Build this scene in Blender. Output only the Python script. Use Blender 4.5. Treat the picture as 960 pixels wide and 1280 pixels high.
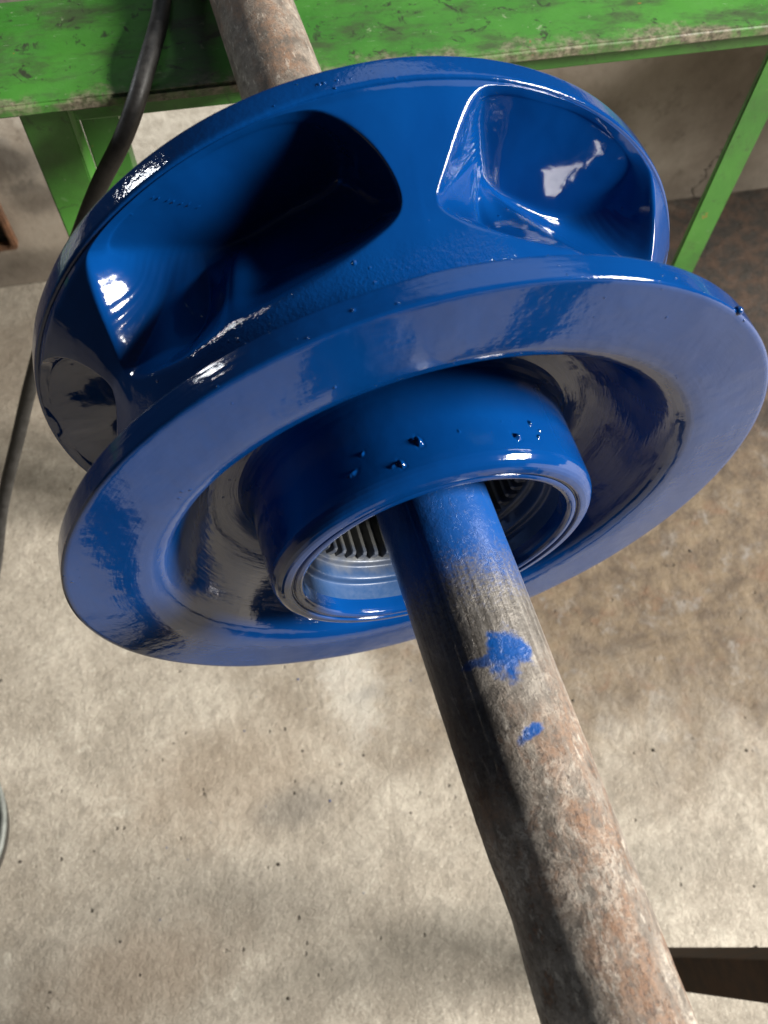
import bpy, bmesh, math, random
import numpy as np
from mathutils import Vector, Matrix

for o in list(bpy.data.objects):
    bpy.data.objects.remove(o)
random.seed(7); rng = np.random.default_rng(7)
scene = bpy.context.scene
col = scene.collection
PI = math.pi

# ------------------------------------------------------------------ camera, world, lamps, exposure
cam_d = bpy.data.cameras.new('camera'); cam = bpy.data.objects.new('camera', cam_d); col.objects.link(cam)
cam_d.sensor_fit = 'HORIZONTAL'; cam_d.sensor_width = 36.0; cam_d.lens = 1060 / 960 * 36
cam_d.clip_start = 0.02; cam_d.clip_end = 100
right = Vector((0.959237, -0.281661, 0.02305329)); down = Vector((-0.24052645, -0.85652203, -0.45663666)); fwd = Vector((0.14836239, 0.43247786, -0.88935454))
m = Matrix.Identity(4)
for i in range(3):
    m[i][0] = right[i]; m[i][1] = -down[i]; m[i][2] = -fwd[i]
m.translation = Vector((-0.09074373, -0.18756956, 0.42155055))
cam.matrix_world = m
cam_d.dof.use_dof = True; cam_d.dof.focus_distance = 0.47; cam_d.dof.aperture_fstop = 15
scene.camera = cam

world = bpy.data.worlds.new('World'); scene.world = world; world.use_nodes = True
bg = world.node_tree.nodes['Background']
bg.inputs['Color'].default_value = (0.62, 0.68, 0.76, 1); bg.inputs['Strength'].default_value = 0.035

def area(name, direction, dist, sx, sy, power, colr, target=(0, 0.03, 0.0)):
    d = Vector(direction).normalized()
    l = bpy.data.lights.new(name, 'AREA'); l.shape = 'RECTANGLE'; l.size = sx; l.size_y = sy
    l.energy = power; l.color = colr
    o = bpy.data.objects.new(name, l); col.objects.link(o)
    o.location = Vector(target) + d * dist
    o.rotation_euler = d.to_track_quat('Z', 'Y').to_euler()
    return o
# tall window to the right of the photographer, a roof light overhead and a small window far back left
area('window_light', (0.82, -0.30, 0.44), 6.0, 2.0, 1.5, 1420, (1.0, 0.955, 0.885))
area('roof_light', (0.42, 0.58, 0.72), 3.2, 2.3, 1.5, 10, (0.84, 0.92, 1.0))
area('back_window_light', (-0.63, 0.69, 0.345), 3.4, 0.26, 0.42, 26, (0.92, 0.96, 1.0))

scene.view_settings.view_transform = 'Standard'; scene.view_settings.look = 'None'
scene.view_settings.gamma = 1.0; scene.view_settings.exposure = 0.0
scene.view_settings.use_curve_mapping = False
scene.render.resolution_x = 768; scene.render.resolution_y = 1024

# ------------------------------------------------------------------ helpers
def tag(o, label, cat, group=None, kind=None):
    if label: o['label'] = label
    if cat: o['category'] = cat
    if group: o['group'] = group
    if kind: o['kind'] = kind
    return o
def thing(name, label, cat, loc=(0, 0, 0), rz=0.0):
    o = bpy.data.objects.new(name, None); col.objects.link(o)
    o.location = loc; o.rotation_euler = (0, 0, rz); o.empty_display_size = 0.05
    return tag(o, label, cat)
def link(name, me, mat, parent=None, loc=None, smooth=True):
    o = bpy.data.objects.new(name, me); col.objects.link(o)
    if mat is not None and len(me.materials) == 0: me.materials.append(mat)
    if smooth:
        me.polygons.foreach_set('use_smooth', [True] * len(me.polygons))
    if parent is not None: o.parent = parent
    if loc is not None: o.location = loc
    return o
def mesh(name, verts, faces):
    me = bpy.data.meshes.new(name)
    me.from_pydata([tuple(v) for v in verts], [], [tuple(f) for f in faces]); me.update()
    return me
def bm_mesh(name, bm):
    me = bpy.data.meshes.new(name); bm.to_mesh(me); bm.free(); return me
def box_mesh(name, x0, x1, y0, y1, z0, z1, bev=0.002, seg=2, cuts=0, jig=0.0, seed=1):
    bm = bmesh.new(); bmesh.ops.create_cube(bm, size=1.0)
    for v in bm.verts:
        v.co = Vector(((x0 + x1) / 2 + v.co.x * (x1 - x0), (y0 + y1) / 2 + v.co.y * (y1 - y0), (z0 + z1) / 2 + v.co.z * (z1 - z0)))
    if bev: bmesh.ops.bevel(bm, geom=bm.edges[:], offset=bev, segments=seg, affect='EDGES', profile=0.5)
    me = bm_mesh(name, bm); return me
def sins(seed, n, freq):
    r = np.random.default_rng(seed); d = r.normal(size=(n, 3)); d /= np.linalg.norm(d, axis=1)[:, None]
    f = freq * (0.6 + 0.8 * r.random(n)); p = r.random(n) * 6.28
    return lambda P: np.sin((P @ d.T) * f[None, :] * 6.283 + p[None, :]).mean(axis=1)

# ------------------------------------------------------------------ node helpers
class NT:
    def __init__(self, name):
        self.m = bpy.data.materials.new(name); self.m.use_nodes = True
        self.t = self.m.node_tree; self.n = self.t.nodes; self.b = self.n['Principled BSDF']
    def new(self, ty, **kw):
        nd = self.n.new(ty)
        for k, v in kw.items(): setattr(nd, k, v)
        return nd
    def set(self, sock, v):
        if hasattr(v, 'links') or isinstance(v, bpy.types.NodeSocket): self.t.links.new(v, sock)
        else: sock.default_value = v
    def coord(self): return self.new('ShaderNodeTexCoord').outputs['Object']
    def mapping(self, vec, scale=(1, 1, 1), loc=(0, 0, 0), rot=(0, 0, 0)):
        nd = self.new('ShaderNodeMapping'); self.set(nd.inputs['Vector'], vec)
        nd.inputs['Scale'].default_value = scale; nd.inputs['Location'].default_value = loc; nd.inputs['Rotation'].default_value = rot
        return nd.outputs[0]
    def noise(self, vec, scale, detail=5, rough=0.55, dist=0.0, out='Fac'):
        nd = self.new('ShaderNodeTexNoise'); self.set(nd.inputs['Vector'], vec)
        nd.inputs['Scale'].default_value = scale; nd.inputs['Detail'].default_value = detail
        nd.inputs['Roughness'].default_value = rough; nd.inputs['Distortion'].default_value = dist
        return nd.outputs[out]
    def voro(self, vec, scale, feature='F1', rand=1.0):
        nd = self.new('ShaderNodeTexVoronoi', feature=feature); self.set(nd.inputs['Vector'], vec)
        nd.inputs['Scale'].default_value = scale; nd.inputs['Randomness'].default_value = rand
        return nd.outputs['Distance']
    def math(self, op, a, b=0.0, c=None, clamp=False):
        nd = self.new('ShaderNodeMath', operation=op, use_clamp=clamp); self.set(nd.inputs[0], a); self.set(nd.inputs[1], b)
        if c is not None: self.set(nd.inputs[2], c)
        return nd.outputs[0]
    def ramp(self, fac, lo, hi, smooth=True):
        nd = self.new('ShaderNodeMapRange', interpolation_type='SMOOTHSTEP' if smooth else 'LINEAR')
        self.set(nd.inputs[0], fac); nd.inputs[1].default_value = lo; nd.inputs[2].default_value = hi
        return nd.outputs[0]
    def remap(self, fac, lo, hi, a, b):
        nd = self.new('ShaderNodeMapRange'); self.set(nd.inputs[0], fac)
        for i, v in enumerate((lo, hi, a, b)): nd.inputs[i + 1].default_value = v
        return nd.outputs[0]
    def mix(self, f, a, b, mode='MIX'):
        nd = self.new('ShaderNodeMix', data_type='RGBA', blend_type=mode)
        self.set(nd.inputs[0], f)
        for s, v in ((nd.inputs[6], a), (nd.inputs[7], b)):
            if isinstance(v, tuple): s.default_value = (*v, 1) if len(v) == 3 else v
            else: self.set(s, v)
        return nd.outputs[2]
    def sep(self, vec):
        nd = self.new('ShaderNodeSeparateXYZ'); self.set(nd.inputs[0], vec); return nd.outputs
    def comb(self, x, y, z):
        nd = self.new('ShaderNodeCombineXYZ')
        for s, v in zip(nd.inputs, (x, y, z)): self.set(s, v)
        return nd.outputs[0]
    def bump(self, h, strength=0.3, dist=0.001, normal=None):
        nd = self.new('ShaderNodeBump'); self.set(nd.inputs['Height'], h)
        nd.inputs['Strength'].default_value = strength; nd.inputs['Distance'].default_value = dist
        if normal is not None: self.set(nd.inputs['Normal'], normal)
        return nd.outputs[0]
    def blob(self, vec, c, r, nz=None, amt=0.5, edge=0.35):
        """soft ellipsoid mask with a noise-broken edge"""
        s = self.sep(vec); d = None
        for i in range(3):
            if r[i] is None: continue
            q = self.math('POWER', self.math('ABSOLUTE', self.math('DIVIDE', self.math('SUBTRACT', s[i], c[i]), r[i])), 2.0)
            d = q if d is None else self.math('ADD', d, q)
        d = self.math('SQRT', d)
        if nz is not None: d = self.math('ADD', d, self.math('MULTIPLY', self.math('SUBTRACT', nz, 0.5), amt * 2))
        return self.math('SUBTRACT', 1.0, self.ramp(d, 1 - edge, 1 + edge))
    def out(self, color=None, rough=None, metal=None, normal=None, **kw):
        if color is not None:
            if isinstance(color, tuple): self.b.inputs['Base Color'].default_value = (*color, 1)
            else: self.set(self.b.inputs['Base Color'], color)
        if rough is not None: self.set(self.b.inputs['Roughness'], rough)
        if metal is not None: self.set(self.b.inputs['Metallic'], metal)
        if normal is not None: self.set(self.b.inputs['Normal'], normal)
        for k, v in kw.items(): self.set(self.b.inputs[k.replace('_', ' ')], v)
        return self.m

BLUE = (0.0008, 0.034, 0.155)
def blue_paint(name, stipple=0.0, turning=0.0):
    t = NT(name); P = t.coord(); s = t.sep(P)
    n1 = t.noise(P, 14, 3); n2 = t.noise(P, 60, 3)
    c = t.mix(t.ramp(n1, 0.3, 0.7), (BLUE[0], BLUE[1] * 0.88, BLUE[2] * 0.90), (BLUE[0] * 1.3, BLUE[1] * 1.1, BLUE[2] * 1.08))
    h = t.math('MULTIPLY', t.noise(P, 38, 2), 1.0)                     # slow paint sag
    h = t.math('ADD', h, t.math('MULTIPLY', t.noise(P, 230, 2), 0.16))  # orange peel
    h = t.math('ADD', h, t.math('MULTIPLY', t.noise(t.mapping(P, (1, 1, .22)), 95, 2), 0.25))
    nrm = t.bump(h, 0.22, 0.0022)
    # nibs and dust in the wet paint
    v = t.voro(P, 190); nib = t.math('SUBTRACT', 1.0, t.ramp(v, 0.06, 0.2))
    nib = t.math('MULTIPLY', nib, t.ramp(t.noise(P, 31, 2), 0.62, 0.70))
    nrm = t.bump(nib, 0.5, 0.0006, nrm)
    if turning:
        R = t.math('SQRT', t.math('ADD', t.math('POWER', s[0], 2.0), t.math('POWER', s[2], 2.0)))
        th = t.math('ARCTAN2', s[2], s[0])
        q = t.comb(t.math('MULTIPLY', R, 520.0), t.math('MULTIPLY', th, 5.0), t.math('MULTIPLY', s[1], 520.0))
        lines = t.noise(q, 1.0, 3, 0.6)
        mask = t.math('ADD', t.math('MULTIPLY', t.ramp(s[1], 0.001, 0.010), 1.1), 0.34)
        nrm = t.bump(t.math('MULTIPLY', lines, mask), turning, 0.0007, nrm)
    if stipple:
        rim = t.noise(P, 330, 3, 0.6)
        nrm = t.bump(rim, stipple, 0.0006, nrm)
    return t.out(c, t.remap(n2, 0.3, 0.7, 0.055, 0.10), 0.0, nrm, IOR=1.5, Coat_Weight=0.0)

def body_paint():
    t = NT('blue_gloss_paint_cast'); P = t.coord(); s = t.sep(P)
    n1 = t.noise(P, 14, 3); n2 = t.noise(P, 60, 3)
    c = t.mix(t.ramp(n1, 0.3, 0.7), (BLUE[0], BLUE[1] * 0.9, BLUE[2] * 0.92), (BLUE[0] * 1.3, BLUE[1] * 1.1, BLUE[2] * 1.06))
    R = t.math('SQRT', t.math('ADD', t.math('POWER', s[0], 2.0), t.math('POWER', s[2], 2.0)))
    nrm = t.bump(t.math('ADD', t.noise(P, 34, 2), t.math('MULTIPLY', t.noise(P, 190, 2), 0.07)), 0.28, 0.003)
    neck = t.math('SUBTRACT', 1.0, t.ramp(s[1], 0.046, 0.066))
    neck = t.math('MULTIPLY', neck, t.ramp(t.noise(P, 22, 2), 0.36, 0.58))
    grit = t.noise(P, 520, 3, 0.65)
    nrm = t.bump(t.math('MULTIPLY', grit, neck), 0.5, 0.0010, nrm)
    v = t.voro(P, 150); nib = t.math('SUBTRACT', 1.0, t.ramp(v, 0.05, 0.2))
    nib = t.math('MULTIPLY', nib, t.ramp(t.noise(P, 27, 2), 0.60, 0.68))
    nrm = t.bump(nib, 0.55, 0.0008, nrm)
    return t.out(c, t.remap(n2, 0.3, 0.7, 0.05, 0.10), 0.0, nrm, IOR=1.5)

def bore_metal():
    t = NT('oversprayed_bore_steel'); P = t.coord(); s = t.sep(P)
    n = t.noise(P, 70, 5); n2 = t.noise(P, 300, 3)
    blue = t.math('SUBTRACT', 1.0, t.ramp(t.math('ADD', s[1], t.math('MULTIPLY', t.math('SUBTRACT', n, 0.5), 0.022)), 0.006, 0.026))
    c = t.mix(t.ramp(n, 0.35, 0.7), (0.085, 0.087, 0.085), (0.17, 0.173, 0.168))
    c = t.mix(t.math('MULTIPLY', blue, 0.9), c, (0.008, 0.046, 0.140))
    return t.out(c, t.remap(n2, 0.2, 0.8, 0.28, 0.5), t.math('MULTIPLY', t.math('SUBTRACT', 1.0, blue), 0.4), t.bump(n2, 0.2, 0.0005))

def pipe_steel():
    t = NT('rusty_scaled_pipe_steel'); P = t.coord(); s = t.sep(P)
    Pl = t.mapping(P, (1, 0.35, 1))
    big = t.noise(Pl, 26, 6, 0.62); mid = t.noise(t.mapping(P, (1, .6, 1)), 110, 7, 0.72); fine = t.noise(P, 420, 4, 0.7)
    streak = t.noise(t.mapping(P, (1, 0.035, 1)), 420, 3, 0.6)
    warp = t.noise(P, 16, 3)
    c = t.mix(t.ramp(mid, 0.34, 0.66), (0.075, 0.062, 0.050), (0.185, 0.162, 0.136))
    rust = t.math('MULTIPLY', t.ramp(big, 0.46, 0.62), t.ramp(mid, 0.36, 0.60))
    c = t.mix(t.math('MULTIPLY', rust, 0.72), c, t.mix(t.ramp(fine, 0.35, 0.65), (0.075, 0.034, 0.017), (0.25, 0.125, 0.060)))
    crust = t.math('MULTIPLY', t.ramp(t.noise(P, 62, 7, 0.75, 0.5), 0.47, 0.66), t.ramp(fine, 0.30, 0.52))
    # pale scale grows towards the weathered end
    grow = t.remap(s[1], -0.28, -0.05, 1.0, 0.35)
    c = t.mix(t.math('MULTIPLY', crust, grow), c, (0.35, 0.31, 0.26))
    c = t.mix(t.math('MULTIPLY', t.ramp(fine, 0.52, 0.70), 0.7), c, (0.06, 0.042, 0.031))
    c = t.mix(t.math('MULTIPLY', t.ramp(t.noise(t.mapping(P, (1, .3, 1), loc=(3, 2, 1)), 300, 4, 0.7), 0.58, 0.68), 0.40), c, (0.50, 0.46, 0.40))
    flk = t.noise(t.mapping(P, (1, .55, 1), loc=(6, 1, 2)), 135, 7, 0.70, 0.25)
    flake = t.math('MULTIPLY', t.ramp(flk, 0.565, 0.590), grow)
    c = t.mix(t.math('MULTIPLY', flake, 0.75), c, t.mix(t.ramp(fine, 0.4, 0.6), (0.055, 0.030, 0.018), (0.17, 0.085, 0.045)))
    chip = t.math('MULTIPLY', t.ramp(flk, 0.425, 0.395), 1.0)
    c = t.mix(t.math('MULTIPLY', t.math('MULTIPLY', chip, grow), 0.38), c, (0.42, 0.385, 0.33))
    clean = t.math('MULTIPLY', t.ramp(s[1], -0.135, -0.06), t.math('SUBTRACT', 1.0, t.ramp(s[1], 0.14, 0.16)))
    steel = t.mix(t.ramp(t.math('ADD', t.math('MULTIPLY', streak, 0.6), t.math('MULTIPLY', fine, 0.4)), 0.38, 0.62), (0.055, 0.052, 0.048), (0.21, 0.20, 0.185))
    c = t.mix(t.math('MULTIPLY', clean, 0.75), c, steel)
    # overspray of blue fading out along the pipe, and two smears of wet paint
    e = t.math('ADD', s[1], t.math('MULTIPLY', t.math('SUBTRACT', t.noise(P, 40, 5, 0.65), 0.5), 0.030))
    over = t.math('MULTIPLY', t.ramp(e, -0.082, -0.024), t.math('SUBTRACT', 1.0, t.ramp(s[1], 0.13, 0.20)))
    nz = t.noise(P, 110, 4, 0.6)
    sm = t.blob(P, (0.004, -0.093, 0.06), (0.0085, 0.0105, None), nz, 1.25, 0.30)
    sm2 = t.blob(P, (-0.008, -0.094, 0.06), (0.011, 0.0024, None), nz, 1.2, 0.30)
    sm3 = t.blob(t.mapping(P, rot=(0, 0, -0.35)), (-0.0445, -0.1215, 0.06), (0.0085, 0.0028, None), nz, 1.2, 0.25)
    wet = t.math('MAXIMUM', t.math('MAXIMUM', sm, t.math('MULTIPLY', sm2, 0.8)), sm3)
    over = t.ramp(t.math('ADD', over, t.math('MULTIPLY', t.math('SUBTRACT', t.noise(P, 650, 3, 0.6), 0.5), 1.1)), 0.08, 0.92)
    paint = t.math('MAXIMUM', t.math('MULTIPLY', over, 0.97), wet)
    c = t.mix(paint, c, (0.002, 0.055, 0.235))
    metal = t.math('MULTIPLY', t.math('MULTIPLY', clean, 0.45), t.math('SUBTRACT', 1.0, paint))
    rough = t.mix(paint, t.mix(clean, (0.78,) * 3, (0.46,) * 3), (0.30,) * 3)
    h = t.math('ADD', t.math('MULTIPLY', mid, 0.8), t.math('MULTIPLY', fine, 0.35))
    h = t.math('ADD', h, t.math('MULTIPLY', crust, 0.30)); h = t.math('SUBTRACT', h, t.math('MULTIPLY', flake, 0.55)); h = t.math('ADD', h, t.math('MULTIPLY', chip, 0.35))
    h = t.math('MULTIPLY', h, t.remap(s[1], -0.13, -0.05, 1.0, 0.35))
    nrm = t.bump(h, 0.6, 0.0013)
    nrm = t.bump(t.math('MULTIPLY', t.math('ADD', streak, fine), t.math('SUBTRACT', 1.0, t.math('MULTIPLY', paint, 0.65))), 0.25, 0.0006, nrm)
    return t.out(c, rough, metal, nrm)

def green_paint(name, wear=1.0, front_y=None):
    t = NT(name); P = t.coord(); s = t.sep(P)
    n = t.noise(P, 7, 5); m2 = t.noise(P, 30, 6, 0.65); f = t.noise(P, 160, 5, 0.7)
    c = t.mix(t.ramp(n, 0.3, 0.7), (0.030, 0.138, 0.017), (0.060, 0.220, 0.030))
    rough = 0.36
    if wear:
        dirt = t.math('MULTIPLY', t.ramp(t.noise(t.mapping(P, (1, 2.2, 1)), 16, 6, 0.7), 0.44, 0.68), wear)
        c = t.mix(t.math('MULTIPLY', dirt, 0.8), c, (0.040, 0.050, 0.026))
        blk = t.math('MULTIPLY', t.ramp(t.noise(P, 48, 6, 0.75, 0.8), 0.56, 0.64), wear)
        c = t.mix(t.math('MULTIPLY', blk, 0.85), c, (0.022, 0.020, 0.016))
        pale = t.math('MULTIPLY', t.ramp(t.noise(t.mapping(P, loc=(3, 1, 0)), 55, 6, 0.75, 0.5), 0.64, 0.70), wear)
        c = t.mix(t.math('MULTIPLY', pale, 0.5), c, (0.30, 0.34, 0.23))
        ora = t.ramp(t.noise(t.mapping(P, loc=(7, 5, 0)), 60, 3, 0.6), 0.72, 0.75)
        c = t.mix(t.math('MULTIPLY', ora, wear), c, (0.30, 0.095, 0.025))
        scr = t.ramp(t.noise(t.mapping(P, (1, 9, 1), rot=(0, 0, 0.35)), 90, 2, 0.5, 0.4), 0.70, 0.74)
        c = t.mix(t.math('MULTIPLY', scr, 0.16 * wear), c, (0.50, 0.55, 0.45))
    nrm = t.bump(t.math('ADD', f, t.math('MULTIPLY', m2, 2.0)), 0.18, 0.001)
    if front_y is not None:
        edge = t.math('SUBTRACT', 1.0, t.ramp(t.math('ADD', s[1], t.math('MULTIPLY', t.math('SUBTRACT', t.noise(P, 26, 5, 0.7), 0.5), 0.085)), front_y - 0.012, front_y + 0.010))
        bare = t.mix(t.ramp(f, 0.35, 0.65), (0.060, 0.045, 0.034), (0.26, 0.215, 0.165))
        c = t.mix(t.math('MULTIPLY', edge, 0.9), c, bare)
    return t.out(c, t.remap(m2, 0.3, 0.7, 0.34, 0.58), 0.0, nrm)

def floor_concrete():
    t = NT('stained_concrete_floor'); P = t.coord(); s = t.sep(P)
    a = t.noise(P, 2.6, 5, 0.6); b = t.noise(P, 11, 6, 0.65); f = t.noise(P, 70, 6, 0.72); g = t.noise(P, 330, 4, 0.7)
    c = t.mix(t.ramp(b, 0.34, 0.66), (0.275, 0.242, 0.195), (0.415, 0.375, 0.312))
    c = t.mix(t.math('MULTIPLY', t.ramp(t.noise(t.mapping(P, loc=(1, 6, 0)), 34, 6, 0.72), 0.46, 0.66), 0.30), c, (0.25, 0.222, 0.18))
    c = t.mix(t.math('MULTIPLY', t.ramp(f, 0.46, 0.66), 0.55), c, (0.205, 0.182, 0.15))
    c = t.mix(t.math('MULTIPLY', t.ramp(f, 0.52, 0.36), 0.0), c, (0.6, 0.56, 0.48))
    pale = t.ramp(t.noise(t.mapping(P, loc=(5, 2, 0)), 15, 6, 0.7, 0.4), 0.58, 0.72)
    c = t.mix(t.math('MULTIPLY', pale, 0.5), c, (0.62, 0.585, 0.50))
    gsp = t.ramp(g, 0.54, 0.66); c = t.mix(t.math('MULTIPLY', gsp, 0.45), c, (0.17, 0.142, 0.11)); c = t.mix(t.math('MULTIPLY', t.ramp(t.noise(t.mapping(P, loc=(4, 4, 0)), 210, 4, 0.7), 0.54, 0.66), 0.4), c, (0.60, 0.56, 0.47))
    # greasy brown and grey stains, broad darker bands, painted-in bench shade
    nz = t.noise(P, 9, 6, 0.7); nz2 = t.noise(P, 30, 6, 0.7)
    rustm = t.blob(P, (0.56, 0.25, 0), (0.56, 0.34, None), nz, 0.7, 0.5)
    rc = t.mix(t.ramp(nz2, 0.30, 0.70), (0.064, 0.042, 0.025), (0.165, 0.120, 0.073))
    rc = t.mix(t.ramp(t.noise(t.mapping(P, loc=(2, 8, 0)), 19, 5, 0.7, 0.5), 0.52, 0.74), rc, (0.13, 0.070, 0.036))
    rc = t.mix(t.ramp(t.noise(t.mapping(P, loc=(9, 4, 0)), 22, 5, 0.7, 0.3), 0.54, 0.72), rc, (0.185, 0.165, 0.145))
    c = t.mix(t.math('MULTIPLY', rustm, 0.96), c, rc)
    oil_shade = t.blob(P, (1.10, 0.66, 0), (0.72, 0.36, None), nz, 0.5, 0.4)  # oily stain, enlarged and blackened to paint in the shade under the bench
    c = t.mix(t.math('MULTIPLY', oil_shade, 0.96), c, t.mix(t.ramp(nz2, 0.4, 0.65), (0.010, 0.007, 0.005), (0.050, 0.024, 0.012)))
    for (cx, cy, rx, ry, k, cc) in ((-0.20, 0.055, 0.13, 0.07, 0.42, (0.20, 0.145, 0.095)), (-0.13, -0.005, 0.05, 0.025, 0.6, (0.13, 0.12, 0.105)),
                                    (-0.30, -0.10, 0.24, 0.05, 0.32, (0.16, 0.148, 0.125)), (0.05, -0.205, 0.30, 0.030, 0.40, (0.15, 0.14, 0.115)),  # broad darker bands across the near floor
                                    (0.0, 0.115, 0.02, 0.01, 0.7, (0.10, 0.085, 0.07)), (-0.42, 0.80, 0.20, 0.10, 0.5, (0.20, 0.16, 0.12)), (-0.36, -0.14, 0.11, 0.05, 0.4, (0.22, 0.16, 0.11))):
        mk = t.blob(P, (cx, cy, 0), (rx, ry, None), nz2, 0.9, 0.7)
        c = t.mix(t.math('MULTIPLY', mk, k), c, cc)
    white = t.blob(P, (-0.02, 0.13, 0), (0.035, 0.07, None), nz2, 1.1, 0.5)
    c = t.mix(t.math('MULTIPLY', white, 0.3), c, (0.72, 0.70, 0.64))
    # casting pits
    v = t.voro(P, 60); pit = t.math('MULTIPLY', t.math('SUBTRACT', 1.0, t.ramp(v, 0.07, 0.17)), t.ramp(t.noise(P, 17, 2), 0.56, 0.66))
    c = t.mix(t.math('MULTIPLY', pit, 0.75), c, (0.085, 0.07, 0.055))
    h = t.math('ADD', t.math('MULTIPLY', b, 1.0), t.math('ADD', t.math('MULTIPLY', f, 0.55), t.math('MULTIPLY', g, 0.22)))
    h = t.math('SUBTRACT', h, t.math('MULTIPLY', pit, 0.8))
    return t.out(c, t.remap(f, 0.3, 0.7, 0.62, 0.88), 0.0, t.bump(h, 0.8, 0.006))

def wall_concrete():
    t = NT('cracked_render_wall'); P = t.coord(); s = t.sep(P)
    b = t.noise(P, 5, 6, 0.62); f = t.noise(P, 60, 6, 0.7); g = t.noise(P, 18, 6, 0.65)
    c = t.mix(t.ramp(b, 0.32, 0.68), (0.19, 0.155, 0.12), (0.34, 0.295, 0.24))
    c = t.mix(t.math('MULTIPLY', t.ramp(g, 0.52, 0.70), 0.5), c, (0.085, 0.066, 0.048))
    lit_plaster = t.blob(P, (-0.02, 0, -0.46), (0.24, None, 0.16), g, 0.8, 0.5)  # pale plaster patch, brightness painted in where direct light reaches the wall
    c = t.mix(t.math('MULTIPLY', lit_plaster, 0.85), c, t.mix(t.ramp(f, 0.35, 0.6), (0.50, 0.47, 0.41), (0.70, 0.67, 0.60)))
    for (bx_, bz_, rx_, rz_, k_) in ((-0.40, -0.50, 0.13, 0.045, 0.85), (-0.30, -0.565, 0.05, 0.03, 0.6), (-0.45, -0.70, 0.25, 0.03, 0.5), (0.62, -0.56, 0.06, 0.05, 0.4)):
        c = t.mix(t.math('MULTIPLY', t.blob(P, (bx_, 0, bz_), (rx_, None, rz_), g, 1.1, 0.5), k_), c, (0.045, 0.036, 0.028))
    cr = t.math('ADD', s[0], t.math('MULTIPLY', t.math('SUBTRACT', t.noise(P, 13, 5, 0.7), 0.5), 0.16))
    cr = t.math('ABSOLUTE', t.math('SUBTRACT', cr, t.math('ADD', 0.905, t.math('MULTIPLY', t.math('ADD', s[2], 0.6), 0.22))))
    wig = t.remap(g, 0.3, 0.7, 0.002, 0.009)
    crack = t.math('SUBTRACT', 1.0, t.math('DIVIDE', cr, wig), clamp=True)
    c = t.mix(t.math('MULTIPLY', crack, 0.9), c, (0.03, 0.024, 0.018))
    foot_band = t.math('SUBTRACT', 1.0, t.ramp(t.math('ADD', s[2], t.math('MULTIPLY', t.math('SUBTRACT', g, 0.5), 0.12)), -0.735, -0.665))  # darker band towards the foot of the wall
    c = t.mix(t.math('MULTIPLY', foot_band, 0.45), c, (0.10, 0.08, 0.062))
    h = t.math('SUBTRACT', t.math('ADD', b, t.math('MULTIPLY', f, 0.4)), crack)
    return t.out(c, 0.85, 0.0, t.bump(h, 0.5, 0.006))

def simple(name, colr, rough, metal=0.0, nscale=60, var=0.25, bump=0.15, bdist=0.001):
    t = NT(name); P = t.coord(); n = t.noise(P, nscale, 5, 0.65)
    lo = tuple(x * (1 - var) for x in colr); hi = tuple(min(1, x * (1 + var)) for x in colr)
    return t.out(t.mix(t.ramp(n, 0.3, 0.7), lo, hi), t.remap(n, 0.3, 0.7, max(0.02, rough - 0.08), min(1, rough + 0.08)), metal, t.bump(n, bump, bdist))

M_disc = blue_paint('blue_gloss_paint_disc', turning=0.22)
M_hub = blue_paint('blue_gloss_paint_hub')
M_rim = blue_paint('blue_gloss_paint_rim', stipple=0.30)
M_body = body_paint()
M_bore = bore_metal()
M_pipe = pipe_steel()
M_green_top = green_paint('worn_green_paint', 1.0, 0.005)
M_green = green_paint('green_paint', 0.45)
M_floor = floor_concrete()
M_wall = wall_concrete()
M_rubber = simple('black_rubber', (0.024, 0.023, 0.022), 0.52, 0, 120, 0.55, 0.45)
M_stand = simple('dark_brown_steel', (0.045, 0.026, 0.016), 0.8, 0.0, 50, 0.4, 0.25)
M_stand.node_tree.nodes['Principled BSDF'].inputs['Specular IOR Level'].default_value = 0.15
M_grey = simple('bare_grey_plate', (0.20, 0.18, 0.155), 0.5, 0.35, 40, 0.4, 0.2)
M_rust = simple('flaking_rust', (0.10, 0.045, 0.020), 0.85, 0, 70, 0.5, 0.6, 0.003)
M_dark = simple('dark_void_shade', (0.012, 0.010, 0.009), 0.9)
M_pan = simple('blackened_pan_steel', (0.035, 0.034, 0.032), 0.38, 0.5, 40, 0.4, 0.2)
M_zinc = simple('grey_rim_steel', (0.15, 0.16, 0.148), 0.6, 0.3, 60, 0.3, 0.2)
M_grit = simple('dark_grit', (0.10, 0.085, 0.07), 0.9)

# ------------------------------------------------------------------ setting
FLOOR = -0.75
YAW = math.radians(-5.2)
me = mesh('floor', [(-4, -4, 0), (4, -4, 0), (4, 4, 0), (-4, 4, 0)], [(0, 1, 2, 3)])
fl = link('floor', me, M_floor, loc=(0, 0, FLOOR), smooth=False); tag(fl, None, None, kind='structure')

wl = thing('concrete_wall', 'cracked grey brown concrete wall behind the green workbench', 'wall', (0, 0.955, FLOOR), YAW)
w = link('render_face', box_mesh('render_face', -2.2, 3.2, 0.0, 0.15, 0.0, 0.70, 0.004), M_wall, wl, (0, 0, 0), smooth=False)
# keep the wall material in room coordinates (z measured from the bench top)
w.data.transform(Matrix.Translation((0, 0, FLOOR))); w.location = (0, 0, -FLOOR)

# ------------------------------------------------------------------ impeller
imp = thing('impeller', 'glossy freshly painted blue cast impeller wheel hanging on the rusty pipe', 'impeller', (0, 0.06, -0.1913))
IOFF = (0, -0.06, 0.1913)
lumpA = sins(3, 14, 16.0); lumpB = sins(5, 14, 45.0)

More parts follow.
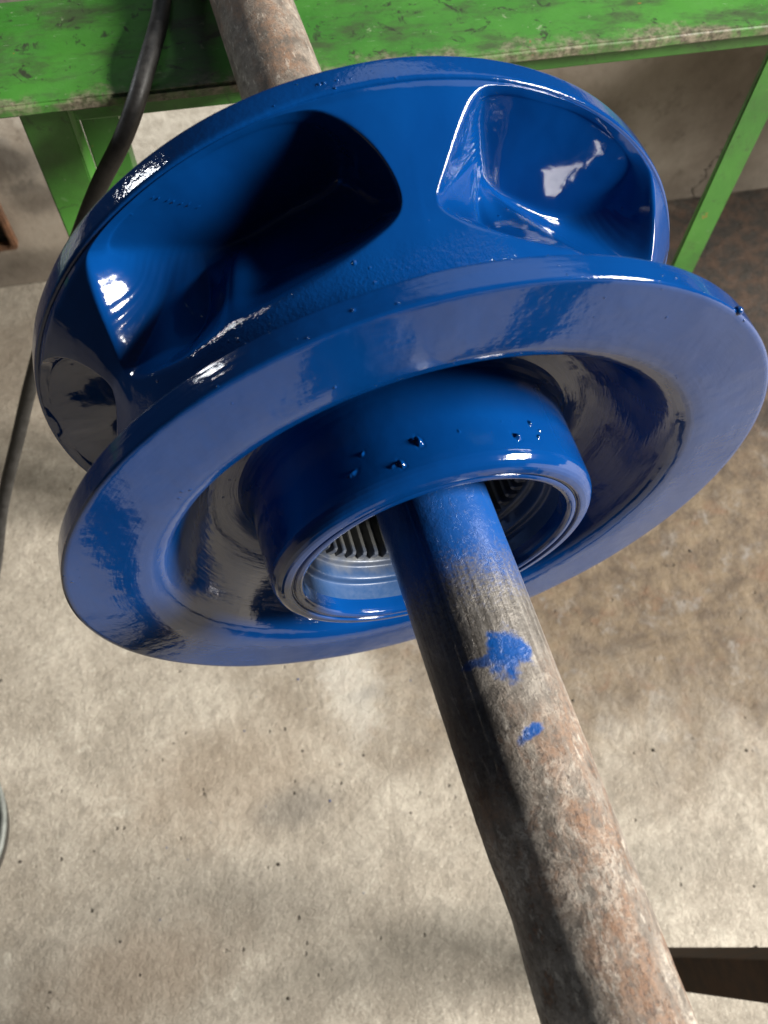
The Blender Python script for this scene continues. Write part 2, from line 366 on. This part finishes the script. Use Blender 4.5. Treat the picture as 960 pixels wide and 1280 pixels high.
def sample_profile(pts, step, rounds=2):
    P = np.array(pts, float)
    for _ in range(rounds):                      # Chaikin corner cutting keeps ends
        Q = [P[0]]
        for a, b in zip(P[:-1], P[1:]): Q += [a * .78 + b * .22, a * .22 + b * .78]
        Q.append(P[-1]); P = np.array(Q)
    seg = np.linalg.norm(np.diff(P, axis=0), axis=1); s = np.concatenate([[0], np.cumsum(seg)])
    n = max(8, int(s[-1] / step)); u = np.linspace(0, s[-1], n)
    u = np.unique(np.concatenate([u, s])); u = u[np.concatenate([[True], np.diff(u) > step * 0.15])]
    return np.stack([np.interp(u, s, P[:, 0]), np.interp(u, s, P[:, 1])], 1)

def revolve(name, pts, nth, mat, parent, step=0.002, amp=0.00025, pits=(), rounds=2, flip=False):
    pr = sample_profile(pts, step, rounds); k = len(pr)
    th = np.arange(nth) / nth * 2 * PI
    T, Y = np.meshgrid(th, pr[:, 0], indexing='ij'); _, R = np.meshgrid(th, pr[:, 1], indexing='ij')
    tan = np.gradient(pr, axis=0); tan /= np.linalg.norm(tan, axis=1)[:, None] + 1e-12
    ny, nr = -tan[:, 1], tan[:, 0]               # left normal of (y, R)
    sgn = -1.0 if flip else 1.0
    C0 = np.stack([R * np.cos(T), Y, R * np.sin(T)], -1).reshape(-1, 3)
    d = amp * (lumpA(C0) * 1.5 + 0.35 * lumpB(C0))
    for (pt, py, rr, dep) in pits:
        rr, dep = rr * 0.72, dep * 0.7
        a = (T.ravel() - math.radians(pt) + PI) % (2 * PI) - PI
        dx = a * R.ravel(); dy = Y.ravel() - py
        w_ = np.hypot(dx * (1 + 0.35 * math.sin(pt)), dy) * (1 + 0.22 * np.sin(2 * np.arctan2(dy, dx) + pt) + 0.12 * np.sin(5 * np.arctan2(dy, dx) + 2 * pt))
        d = d - dep * np.exp(-(w_ / rr) ** 3) + 0.10 * dep * np.exp(-((w_ - 1.5 * rr) / (0.5 * rr)) ** 2)
    d = d.reshape(R.shape)
    Y2 = Y + sgn * d * ny[None, :]; R2 = R + sgn * d * nr[None, :]
    V = np.stack([R2 * np.cos(T), Y2, R2 * np.sin(T)], -1).reshape(-1, 3)
    F = []
    for i in range(nth):
        j = (i + 1) % nth
        for q in range(k - 1):
            f = (i * k + q, i * k + q + 1, j * k + q + 1, j * k + q)
            F.append(f)
    me = mesh(name, V, F)
    return link(name, me, mat, parent, IOFF)

# front disc with its dished recess (y runs away from the camera)
disc_pts = [(0.0128, 0.148), (0.0128, 0.170), (0.0128, 0.1902), (0.0126, 0.1909), (0.0120, 0.1913), (0.0010, 0.1913), (0.0003, 0.1910), (0.0, 0.1904),
            (0.0, 0.172), (0.0001, 0.158), (0.0010, 0.1490), (0.0042, 0.1420), (0.012, 0.1368), (0.024, 0.1310), (0.036, 0.1225), (0.0435, 0.1130), (0.0455, 0.104), (0.044, 0.093), (0.044, 0.088)]
front = revolve('front_disc', disc_pts, 540, M_disc, imp, 0.0016, 0.00022)
hub_pits = [(96.2, 0.0035, .0022, .0030), (97.6, 0.0052, .0012, .0016), (103, -.0045, .0018, .0024), (105.6, -.0040, .0011, .0014), (66, -.002, .0019, .0030), (58.5, 0.0065, .0015, .002), (57, -.001, .0013, .0018),
            (118, .001, .0017, .0014), (113, 0.008, .0012, .0012), (55, .003, .0009, .001), (84, .004, .0009, .0009)]
hub_pts = [(0.046, 0.0985), (0.0425, 0.0945), (0.038, 0.0925), (0.030, 0.0918), (-0.004, 0.0914), (-0.0100, 0.0910), (-0.0140, 0.0888), (-0.0160, 0.0858), (-0.0163, 0.0822), (-0.0160, 0.0812),
           (-0.0146, 0.0808), (-0.0146, 0.0798), (-0.0158, 0.0793), (-0.0160, 0.0768), (-0.0150, 0.0748), (-0.0115, 0.0740), (-0.006, 0.0740)]
hub = revolve('hub', hub_pts, 1300, M_hub, imp, 0.0005, 0.00018, hub_pits, rounds=1)
bore_pts = [(-0.0065, 0.0741), (0.004, 0.0741), (0.0046, 0.0736), (0.0052, 0.0700), (0.0064, 0.0692), (0.0135, 0.0692), (0.0142, 0.0686), (0.0150, 0.0662), (0.0165, 0.0655), (0.060, 0.0655), (0.062, 0.067), (0.128, 0.067), (0.1314, 0.069)]
bore = revolve('bore_sleeve', bore_pts, 240, M_bore, imp, 0.002, 0.0)
# splines cut in the bore: one tooth each
NT_ = 46
def tooth_mesh():
    p = [(-0.0024, 0.0656), (-0.0016, 0.0598), (-0.0011, 0.0591), (0.0011, 0.0591), (0.0016, 0.0598), (0.0024, 0.0656)]
    V = []; 
    for y, c in ((0.0175, 0.0012), (0.0187, 0.0), (0.0575, 0.0)):
        for (a, r) in p: V.append((a, y, -(max(r, min(0.0656, r + c)))))
    F = []
    for b in (0, 6):
        for i in range(5): F.append((b + i, b + i + 1, b + 7 + i, b + 6 + i))
    F.append((5, 4, 3, 2, 1, 0)); F.append((12, 13, 14, 15, 16, 17))
    return mesh('spline_tooth', V, F)
tm = tooth_mesh()
for i in range(NT_):
    o = link('spline_tooth', tm, M_bore, imp, IOFF, smooth=False)
    o.rotation_euler = (0, i / NT_ * 2 * PI, 0)

# rear disc: rim and back plate
rear_pts = [(0.1174, 0.1880), (0.1171, 0.1898), (0.1176, 0.1908), (0.1190, 0.1913), (0.1295, 0.1913), (0.1312, 0.1906), (0.1318, 0.1890), (0.1318, 0.120), (0.1318, 0.0690)]
rear = revolve('rear_disc', rear_pts, 540, M_rim, imp, 0.0016, 0.00022)

# pocketed body between the discs, one surface of six scooped pockets
prof_y = np.array([.0110, .0135, .019, .028, .038, .050, .064, .0765, .0800, .113, .1176])
prof_r = np.array([.1600, .1525, .1495, .1490, .1515, .1555, .1600, .1640, .1660, .1885, .1894])
yy = np.linspace(.0110, .1176, 600); rr = np.interp(yy, prof_y, prof_r)
kern = np.exp(-np.linspace(-2.2, 2.2, 21) ** 2); kern /= kern.sum()
rr = np.convolve(np.pad(rr, 10, mode='edge'), kern, mode='valid')
def Rb(y): return np.interp(y, yy, rr)
outline = np.array([(134, .1160), (120, .1166), (110, .1166), (103, .1163), (98.6, .1140), (95.5, .1080), (92.6, .0995), (90.6, .090), (89.6, .0815), (89.8, .0755), (91.2, .0700), (94.5, .0648), (100, .0598),
                    (108.6, .0555), (117, .0545), (128, .0558), (135, .0592), (140.4, .0640), (143.9, .0700), (144.4, .0765), (142.0, .0862), (138.9, .1010), (136.6, .1110)])
inner = np.array([(133.8, .1840), (120, .1848), (110, .1848), (103, .1835), (98.8, .1780), (96.4, .1680), (95.6, .1530), (96.6, .1410), (100.5, .1335), (107, .1290), (114, .1275), (120, .1290), (124.5, .1345), (127.6, .1440), (130.6, .1580), (133.0, .1720)])
Cc = np.array([116.5, .0865])
SX, SY = 30.0, .034
def norm2(P): return np.stack([(P[:, 0] - Cc[0]) / SX, (P[:, 1] - Cc[1]) / SY], 1)
def closed_smooth(P, it=2):
    for _ in range(it):
        Q = np.empty((len(P) * 2, 2)); N = np.roll(P, -1, axis=0)
        Q[0::2] = P * .75 + N * .25; Q[1::2] = P * .25 + N * .75; P = Q
    return P
outl = norm2(closed_smooth(outline))
inn = inner.copy(); inn[:, 1] = np.interp(inner[:, 1], [.1265, .186], [.0535, .1167]); inn = norm2(closed_smooth(inn, 2))
def raycast(poly, ang):
    a = np.arctan2(poly[:, 1], poly[:, 0]); r = np.hypot(poly[:, 0], poly[:, 1]); o = np.argsort(a); a, r = a[o], r[o]
    a = np.concatenate([a - 2 * PI, a, a + 2 * PI]); r = np.concatenate([r, r, r]); return np.interp(ang, a, r)
y0, y1 = .0112, .1173
NS, NTOP = 84, 120
left_y = np.linspace(y0, y1, NS); top_t = np.linspace(86.9, 146.9, NTOP)
bnd = [(146.9, y) for y in left_y[::-1]] + [(t_, y0) for t_ in top_t[::-1][1:-1]] + [(86.9, y) for y in left_y] + [(t_, y1) for t_ in top_t[1:-1]]
bnd = np.array(bnd); K = len(bnd)
bn = norm2(bnd); ang = np.arctan2(bn[:, 1], bn[:, 0])
ro = raycast(outl, ang); ri = raycast(inn, ang)
O2 = np.stack([np.cos(ang) * ro * SX + Cc[0], np.sin(ang) * ro * SY + Cc[1]], 1)
I2 = np.stack([np.cos(ang) * ri * SX + Cc[0], np.sin(ang) * ri * SY + Cc[1]], 1)
I_R = np.interp(I2[:, 1], [.0535, .1167], [.1265, .186])
def cart(th, y, R):
    a = np.radians(th); return np.stack([R * np.cos(a), y, R * np.sin(a)], -1)
def back_y(th, R, k):                            # slightly dished back face of a pocket
    return .1172 + .0070 * np.clip((.186 - R) / .058, 0, 1) + .0006 * np.sin(th * .3 + k)
def pocket(k):
    r_ = np.random.default_rng(40 + k)
    rings = []
    for s in np.linspace(0, 1, 12)[:-1]:
        s2 = 1 - (1 - s) ** 1.5
        Q = bnd * (1 - s2) + O2 * s2; rings.append(cart(Q[:, 0], Q[:, 1], Rb(Q[:, 1])))
    O3 = cart(O2[:, 0], O2[:, 1], Rb(O2[:, 1]))
    I3 = cart(I2[:, 0], back_y(I2[:, 0], I_R, k), I_R)
    nO = len(rings)
    rings.append(O3)
    # walls: ruled with a hollow, the low wall folded about a valley
    bow = .0055 * (1 + .4 * np.sin(ang * 2 + k))
    inward = -cart(I2[:, 0], 0 * I_R, np.ones(K))
    tm_ = .5 * (I2[:, 0] + O2[:, 0]); low = 1 / (1 + np.exp((O2[:, 1] - .068) / .0022))
    fold = (2.0 * np.exp(-np.abs((tm_ - 129.5) / 2.8) ** 1.3) - 1.7 * np.exp(-((tm_ - 120.5) / 3.6) ** 2) - .5 * np.exp(-((tm_ - 110) / 6.0) ** 2)) * low
    L = np.linalg.norm(I3 - O3, axis=1)
    for s in np.linspace(0, 1, 20)[1:-1]:
        e = s
        P = O3 * (1 - e) + I3 * e
        P = P + inward * ((bow * np.minimum(1, L / .03) + .0042 * fold) * math.sin(PI * s))[:, None]
        rings.append(P)
    nI = len(rings)
    rings.append(I3)
    for s in np.linspace(0, 1, 18)[1:]:
        Q = I2 * (1 - s) + Cc[None, :] * s; R = np.interp(Q[:, 1], [.0535, .1167], [.1265, .186])
        rings.append(cart(Q[:, 0], back_y(Q[:, 0], R, k), R))
    G = np.array(rings)
    def smooth(center, half, it):
        nonlocal G
        for _ in range(it):
            H = G.copy()
            for q in range(center - half, center + half + 1):
                if 0 < q < len(G) - 1: H[q] = .5 * G[q] + .25 * (G[q - 1] + G[q + 1])
            G = H
    smooth(nI, 3, 5); smooth(nO, 1, 2)
    V = G.reshape(-1, 3)
    inside = np.repeat((np.arange(len(G)) >= nO).astype(float), K)
    nr = V * np.array([1, 0, 1]); nr /= np.linalg.norm(nr, axis=1)[:, None]
    V = V + nr * (0.0004 * lumpA(V) + .00012 * lumpB(V))[:, None] * 1.0
    V = V + nr * (0.00035 * inside * lumpA(V * 1.7 + k))[:, None]
    V[:K] = G[0]                                  # seam ring stays put so sectors meet
    return V, len(G)
allV, allF, base = [], [], 0
for k in range(6):
    V, nr_ = pocket(k)
    a = k * PI / 3; ca, sa = math.cos(a), math.sin(a)
    W = np.stack([V[:, 0] * ca - V[:, 2] * sa, V[:, 1], V[:, 0] * sa + V[:, 2] * ca], 1)
    allV.append(W)
    for q in range(nr_ - 1):
        for i in range(K):
            j = (i + 1) % K
            allF.append((base + q * K + i, base + (q + 1) * K + i, base + (q + 1) * K + j, base + q * K + j))
    base += len(W)
me = mesh('pocketed_body', np.concatenate(allV), allF)
bm = bmesh.new(); bm.from_mesh(me); bmesh.ops.remove_doubles(bm, verts=bm.verts, dist=3e-5)
bmesh.ops.recalc_face_normals(bm, faces=bm.faces); bm.to_mesh(me); bm.free()
body = link('pocketed_body', me, M_body, imp, IOFF)

# worn raised casting marks on the back of one pocket (illegible strokes)
def back_block(th, R, w_, h_, tilt):
    bm = bmesh.new(); bmesh.ops.create_cube(bm, size=1)
    for v in bm.verts: v.co = Vector((v.co.x * w_ * (1 if v.co.y > 0 else .45), v.co.y * .0022, v.co.z * h_ * (1 if v.co.y > 0 else .75)))
    bmesh.ops.bevel(bm, geom=bm.edges[:], offset=.0006, segments=2, affect='EDGES')
    a = math.radians(th)
    bm.transform(Matrix.Translation((R * math.cos(a), back_y(th, R, 0) + .0006, R * math.sin(a))) @ Matrix.Rotation(-(a - PI / 2) + tilt, 4, 'Y'))
    return bm_mesh('cast_mark', bm)

for (th_, R_m, w_m, h_m, tl) in ((122.9, .1836, .0066, .0016, .08), (122.5, .1815, .0062, .0010, -.05), (121.9, .1775, .0070, .0013, .04), (121.6, .1750, .0060, .0020, 0), (121.0, .1715, .0066, .0012, .1), (120.5, .1685, .0070, .0018, -.06), (119.8, .1640, .0072, .0016, .05)):
    link('cast_mark', back_block(th_, R_m, w_m, h_m, tl), M_body, body, (0, 0, 0))

# paint drips and beads on the rims
bead_me = None
def bead(th, y, R, sx, sy, sz, par):
    bm = bmesh.new(); bmesh.ops.create_uvsphere(bm, u_segments=12, v_segments=8, radius=1.0)
    a = math.radians(th)
    bm.transform(Matrix.Translation((R * math.cos(a), y, R * math.sin(a))) @ Matrix.Rotation(-(a - PI / 2), 4, 'Y') @ Matrix.Diagonal((sx, sy, sz, 1)))
    return link('paint_bead', bm_mesh('paint_bead', bm), M_hub, par, (0, 0, 0))
bead(47.0, .0015, .1915, .0024, .0020, .0020, front); bead(44.5, .0008, .1902, .0010, .0010, .0008, front)
for k in range(15):
    u = random.random(); sc = .0003 + .0005 * random.random() ** 2
    bead(random.uniform(50, 140), .0010 + .0085 * u, .1912, sc * random.uniform(1, 1.7), sc, sc * .6, front)
for k in range(9):
    sc = .0003 + .0006 * random.random() ** 2
    bead(random.uniform(30, 120), .0001, random.uniform(.150, .187), sc, sc * .5, sc * random.uniform(1, 1.6), front)
for k in range(14):
    sc = .0003 + .0006 * random.random() ** 2
    bead(random.choice((92, 94, 126, 100)) + random.gauss(0, 5), random.uniform(.1172, .1290), .1912, sc * random.uniform(1, 1.6), sc, sc * .6, rear)

# ------------------------------------------------------------------ pipe
PR, PZ = 0.0295, 0.0295
pp = thing('steel_pipe', 'long rusty steel pipe with blue overspray carrying the blue impeller', 'pipe', (0, 0, 0))
nth = 128; ys = np.unique(np.concatenate([np.linspace(-.46, -.27, 60), np.linspace(-.27, .02, 240), np.linspace(.02, .66, 140)]))
th = np.arange(nth) / nth * 2 * PI
T, Y = np.meshgrid(th, ys, indexing='ij')
P0 = np.stack([PR * np.cos(T), Y, PR * np.sin(T)], -1).reshape(-1, 3)
pl = sins(11, 16, 28.0); pl2 = sins(12, 20, 90.0)
amp = np.interp(P0[:, 1], [-.46, -.20, -.10, .0], [1, 1, .35, .25])
d = -np.abs(.0009 * pl(P0 * np.array([1, .6, 1])) + .0004 * pl2(P0)) * amp
# long weld seam and a hammered dent low on the left flank
d -= .0006 * np.exp(-(((T.ravel() - math.radians(123) + PI) % (2 * PI) - PI) / .02) ** 2)
d -= .0016 * np.exp(-(((T.ravel() - math.radians(186)) / .5) ** 2 + ((P0[:, 1] + .195) / .022) ** 2))
R_ = PR + d
R_ = np.where(np.abs(P0[:, 1] - .07) < .11, PR, R_) if False else R_
V = np.stack([R_ * np.cos(T.ravel()), Y.ravel(), R_ * np.sin(T.ravel()) + PZ], 1)
k = len(ys); F = []
for i in range(nth):
    j = (i + 1) % nth
    for q in range(k - 1): F.append((i * k + q, j * k + q, j * k + q + 1, i * k + q + 1))
nv = len(V); inner_v = []
for yv in (ys[0], ys[-1]):
    for i in range(nth): inner_v.append(((PR - .004) * math.cos(th[i]), yv, (PR - .004) * math.sin(th[i]) + PZ))
V = np.concatenate([V, np.array(inner_v)])
for i in range(nth):
    j = (i + 1) % nth
    F.append((i * k, nv + i, nv + j, j * k)); F.append((j * k + k - 1, nv + nth + j, nv + nth + i, i * k + k - 1)); F.append((nv + i, nv + nth + i, nv + nth + j, nv + j))
link('tube', mesh('tube', V, F), M_pipe, pp)

# ------------------------------------------------------------------ green workbench
bz = 0.0
bench = thing('workbench', 'worn green steel workbench with scuffed top carrying the pipe', 'workbench', (0, 0.393, FLOOR), YAW)
H = -FLOOR
def rail_mesh():
    nx, ny_ = 240, 16
    bm = bmesh.new()
    x0, x1, a, b, zt, zb = -1.2, 3.2, 0.0, 0.128, H, H - 0.010  # right end lengthened out of view so the bench shades the floor
    bmesh.ops.create_cube(bm, size=1)
    for v in bm.verts: v.co = Vector(((x0 + x1) / 2 + v.co.x * (x1 - x0), (a + b) / 2 + v.co.y * (b - a), (zt + zb) / 2 + v.co.z * (zt - zb)))
    ed = [e for e in bm.edges if abs(e.verts[0].co.x - e.verts[1].co.x) > 1]
    bmesh.ops.subdivide_edges(bm, edges=ed, cuts=500)
    bmesh.ops.bevel(bm, geom=[e for e in bm.edges if len(e.link_faces) == 2 and e.calc_face_angle(0) > 1 and abs(e.verts[0].co.x - e.verts[1].co.x) > 1e-4], offset=.0022, segments=3, affect='EDGES')
    w1 = sins(21, 8, 9); w2 = sins(22, 10, 40)
    C = np.array([v.co[:] for v in bm.verts]); C2 = C * np.array([1, 0, 0])
    dd = .0011 * w1(C2) + .0006 * w2(C2)
    for v, q in zip(bm.verts, dd):
        if v.co.y < .02: v.co.y += float(q)
        v.co.z -= abs(float(q)) * .25
    return bm_mesh('top_rail', bm)
tr = link('top_rail', rail_mesh(), M_green_top, bench, (0, 0, 0), smooth=False)
link('apron', box_mesh('apron', -0.150, 3.1, 0.010, 0.016, H - 0.0255, H - 0.0105, .0012), M_green, bench, (0, 0, 0), smooth=False)
def leg(x0, x1, y0_, depth, t_=0.006):
    # L-section leg: front flange and side flange
    bm = bmesh.new()
    p = [(x0, y0_), (x1, y0_), (x1, y0_ + depth), (x1 - t_, y0_ + depth), (x1 - t_, y0_ + t_), (x0, y0_ + t_)]
    lo = [bm.verts.new((x, y, 0.0)) for x, y in p]; hi = [bm.verts.new((x, y, H - 0.0105)) for x, y in p]
    n = len(p)
    for i in range(n): bm.faces.new((lo[i], lo[(i + 1) % n], hi[(i + 1) % n], hi[i]))
    bm.faces.new(lo[::-1]); bm.faces.new(hi)
    bmesh.ops.bevel(bm, geom=bm.edges[:], offset=.0012, segments=2, affect='EDGES')
    return bm_mesh('leg', bm)
link('leg', leg(-0.192, -0.156, 0.0185, 0.040), M_green, bench, (0, 0, 0), smooth=False)
link('leg', leg(-0.160, -0.128, 0.080, 0.036), M_green, bench, (0, 0, 0), smooth=False)
link('leg', leg(0.432, 0.462, 0.020, 0.036), M_green, bench, (0, 0, 0), smooth=False)
link('leg', leg(3.0, 3.04, 0.006, 0.040), M_green, bench, (0, 0, 0), smooth=False)
link('deck_plate', box_mesh('deck_plate', 1.15, 3.2, 0.134, 0.540, H - 0.012, H + 0.003, .002), M_grey, bench, (0, 0, 0), smooth=False)  # unseen deck section, added to shade the wall and floor at right
link('deck_plate', box_mesh('deck_plate', -1.2, -0.085, 0.134, 0.540, H - 0.012, H + 0.003, .002), M_grey, bench, (0, 0, 0), smooth=False)

# ------------------------------------------------------------------ stand under the near end of the pipe
st = thing('pipe_stand', 'dark brown steel stand leg rising from the floor beside the rusty pipe', 'stand', (0, -0.30, FLOOR))
PW = 0.022
link('post', box_mesh('post', 0.228, 0.264, -0.026, 0.009, 0.0, H - 0.045, .002), M_stand, st, (0, 0, 0), smooth=False)
link('post', box_mesh('post', -0.267, -0.225, -0.010, 0.034, 0.0, H - 0.045, .002), M_stand, st, (0, 0, 0), smooth=False)
link('crossbar', box_mesh('crossbar', -0.28, 0.28, -0.055, 0.0, H - 0.0445, H, .003), M_stand, st, (0, 0, 0), smooth=False)
link('reflected_plate', box_mesh('reflected_plate', -0.005, 0.105, -0.062, -0.0555, H - 0.46, H - 0.004, .001), M_stand, st, (0, 0, 0), smooth=False)  # unseen plate, added for its dark reflection in the disc face

# ------------------------------------------------------------------ cable over the bench edge
def tube_along(name, pts, r, mat, res=10):
    cu = bpy.data.curves.new(name, 'CURVE'); cu.dimensions = '3D'; cu.bevel_depth = r; cu.bevel_resolution = 5; cu.resolution_u = res; cu.use_fill_caps = True
    sp = cu.splines.new('BEZIER'); sp.bezier_points.add(len(pts) - 1)
    for b, p in zip(sp.bezier_points, pts): b.co = p; b.handle_left_type = b.handle_right_type = 'AUTO'
    o = bpy.data.objects.new(name, cu); col.objects.link(o)
    dg = bpy.context.evaluated_depsgraph_get(); me = bpy.data.meshes.new_from_object(o.evaluated_get(dg)); bpy.data.objects.remove(o)
    return link(name, me, mat)
CR = 0.0070
cab = tube_along('cable', [(-.020, .90, .003 + CR), (-.045, .60, .006 + CR), (-.0605, .50, .002 + CR), (-.0915, .406, .001 + CR), (-.112, .384, -.014), (-.145, .384, -.060), (-.176, .388, -.112), (-.228, .395, -.205), (-.268, .395, -.277), (-.313, .385, -.360), (-.360, .370, -.445), (-.44, .33, -.60), (-.56, .28, FLOOR + CR), (-.80, .2, FLOOR + CR)], CR, M_rubber)
tag(cab, 'black rubber cable draped over the green bench edge to the floor', 'cable')

# ------------------------------------------------------------------ round pan at the left
pan = thing('round_pan', 'shallow round dark metal pan standing on the concrete floor', 'pan', (-0.60, 0.085, FLOOR))
def lathe(name, pts, n, mat, par):
    V, F = [], []; k = len(pts)
    for i in range(n):
        a = i / n * 2 * PI
        for (r, z) in pts: V.append((r * math.cos(a), r * math.sin(a), z))
    for i in range(n):
        j = (i + 1) % n
        for q in range(k - 1): F.append((i * k + q, j * k + q, j * k + q + 1, i * k + q + 1))
    return link(name, mesh(name, V, F), mat, par, (0, 0, 0))
lathe('bowl', [(0.0005, .0), (.104, .0), (.112, .004), (.122, .046), (.118, .046), (.108, .007), (.0005, .004)], 96, M_pan, pan)
lathe('rolled_rim', [(.120 + .0045 * math.cos(a), .048 + .0045 * math.sin(a)) for a in [i / 12 * 2 * PI for i in range(13)]], 96, M_zinc, pan)

# ------------------------------------------------------------------ rusty socket and wire at the foot of the wall
sk = thing('wall_socket_box', 'small rusty open steel box fixed to the wall left of the green leg', 'wall box', (-0.395, 0.955 + .395 * math.tan(-YAW) - .004, -0.60), YAW)
def frame_mesh(w_, h_, t_, d_):
    bm = bmesh.new()
    o = [(-w_, -h_), (w_, -h_), (w_, h_), (-w_, h_)]; i_ = [(x * (1 - t_ / w_), z * (1 - t_ / h_)) for x, z in o]
    A = [bm.verts.new((x, -d_, z)) for x, z in o]; B = [bm.verts.new((x, -d_, z)) for x, z in i_]
    C_ = [bm.verts.new((x, 0, z)) for x, z in o]; D_ = [bm.verts.new((x, 0, z)) for x, z in i_]
    for q in range(4):
        r = (q + 1) % 4
        bm.faces.new((A[q], A[r], B[r], B[q])); bm.faces.new((A[r], A[q], C_[q], C_[r])); bm.faces.new((B[q], B[r], D_[r], D_[q]))
    bmesh.ops.recalc_face_normals(bm, faces=bm.faces)
    bmesh.ops.bevel(bm, geom=bm.edges[:], offset=.003, segments=2, affect='EDGES')
    return bm_mesh('frame', bm)
link('frame', frame_mesh(.038, .046, .010, .020), M_rust, sk, (0, 0, 0), smooth=False)
link('recess', box_mesh('recess', -.030, .030, -.004, .002, -.038, .038, .001), M_dark, sk, (0, 0, 0), smooth=False)  # flat dark block, its colour stands in for shade inside the box

# ------------------------------------------------------------------ grit and paint flecks on the floor
def scatter(name, n, region, smin, smax, mat, label, cat, seed, flat=.55):
    r = np.random.default_rng(seed); bm = bmesh.new()
    for i in range(n):
        s = smin + (smax - smin) * r.random() ** 3
        x = r.uniform(region[0], region[1]); y = r.uniform(region[2], region[3])
        res = bmesh.ops.create_icosphere(bm, subdivisions=1, radius=s)
        for v in res['verts']:
            v.co = Vector((v.co.x * (1 + .5 * r.random()) + x, v.co.y * (1 + .5 * r.random()) + y, v.co.z * flat + s * flat * .8 + FLOOR))
    o = link(name, bm_mesh(name, bm), mat); tag(o, label, cat, kind='stuff'); return o
scatter('floor_grit', 150, (-.55, .9, -.42, .9), .0006, .0022, M_grit, 'dark grit scattered over the concrete floor', 'grit', 91)
scatter('paint_flecks', 26, (-.35, .3, -.2, .35), .0006, .0022, M_hub, 'tiny blue paint flecks fallen on the concrete floor', 'paint flecks', 92, .2)
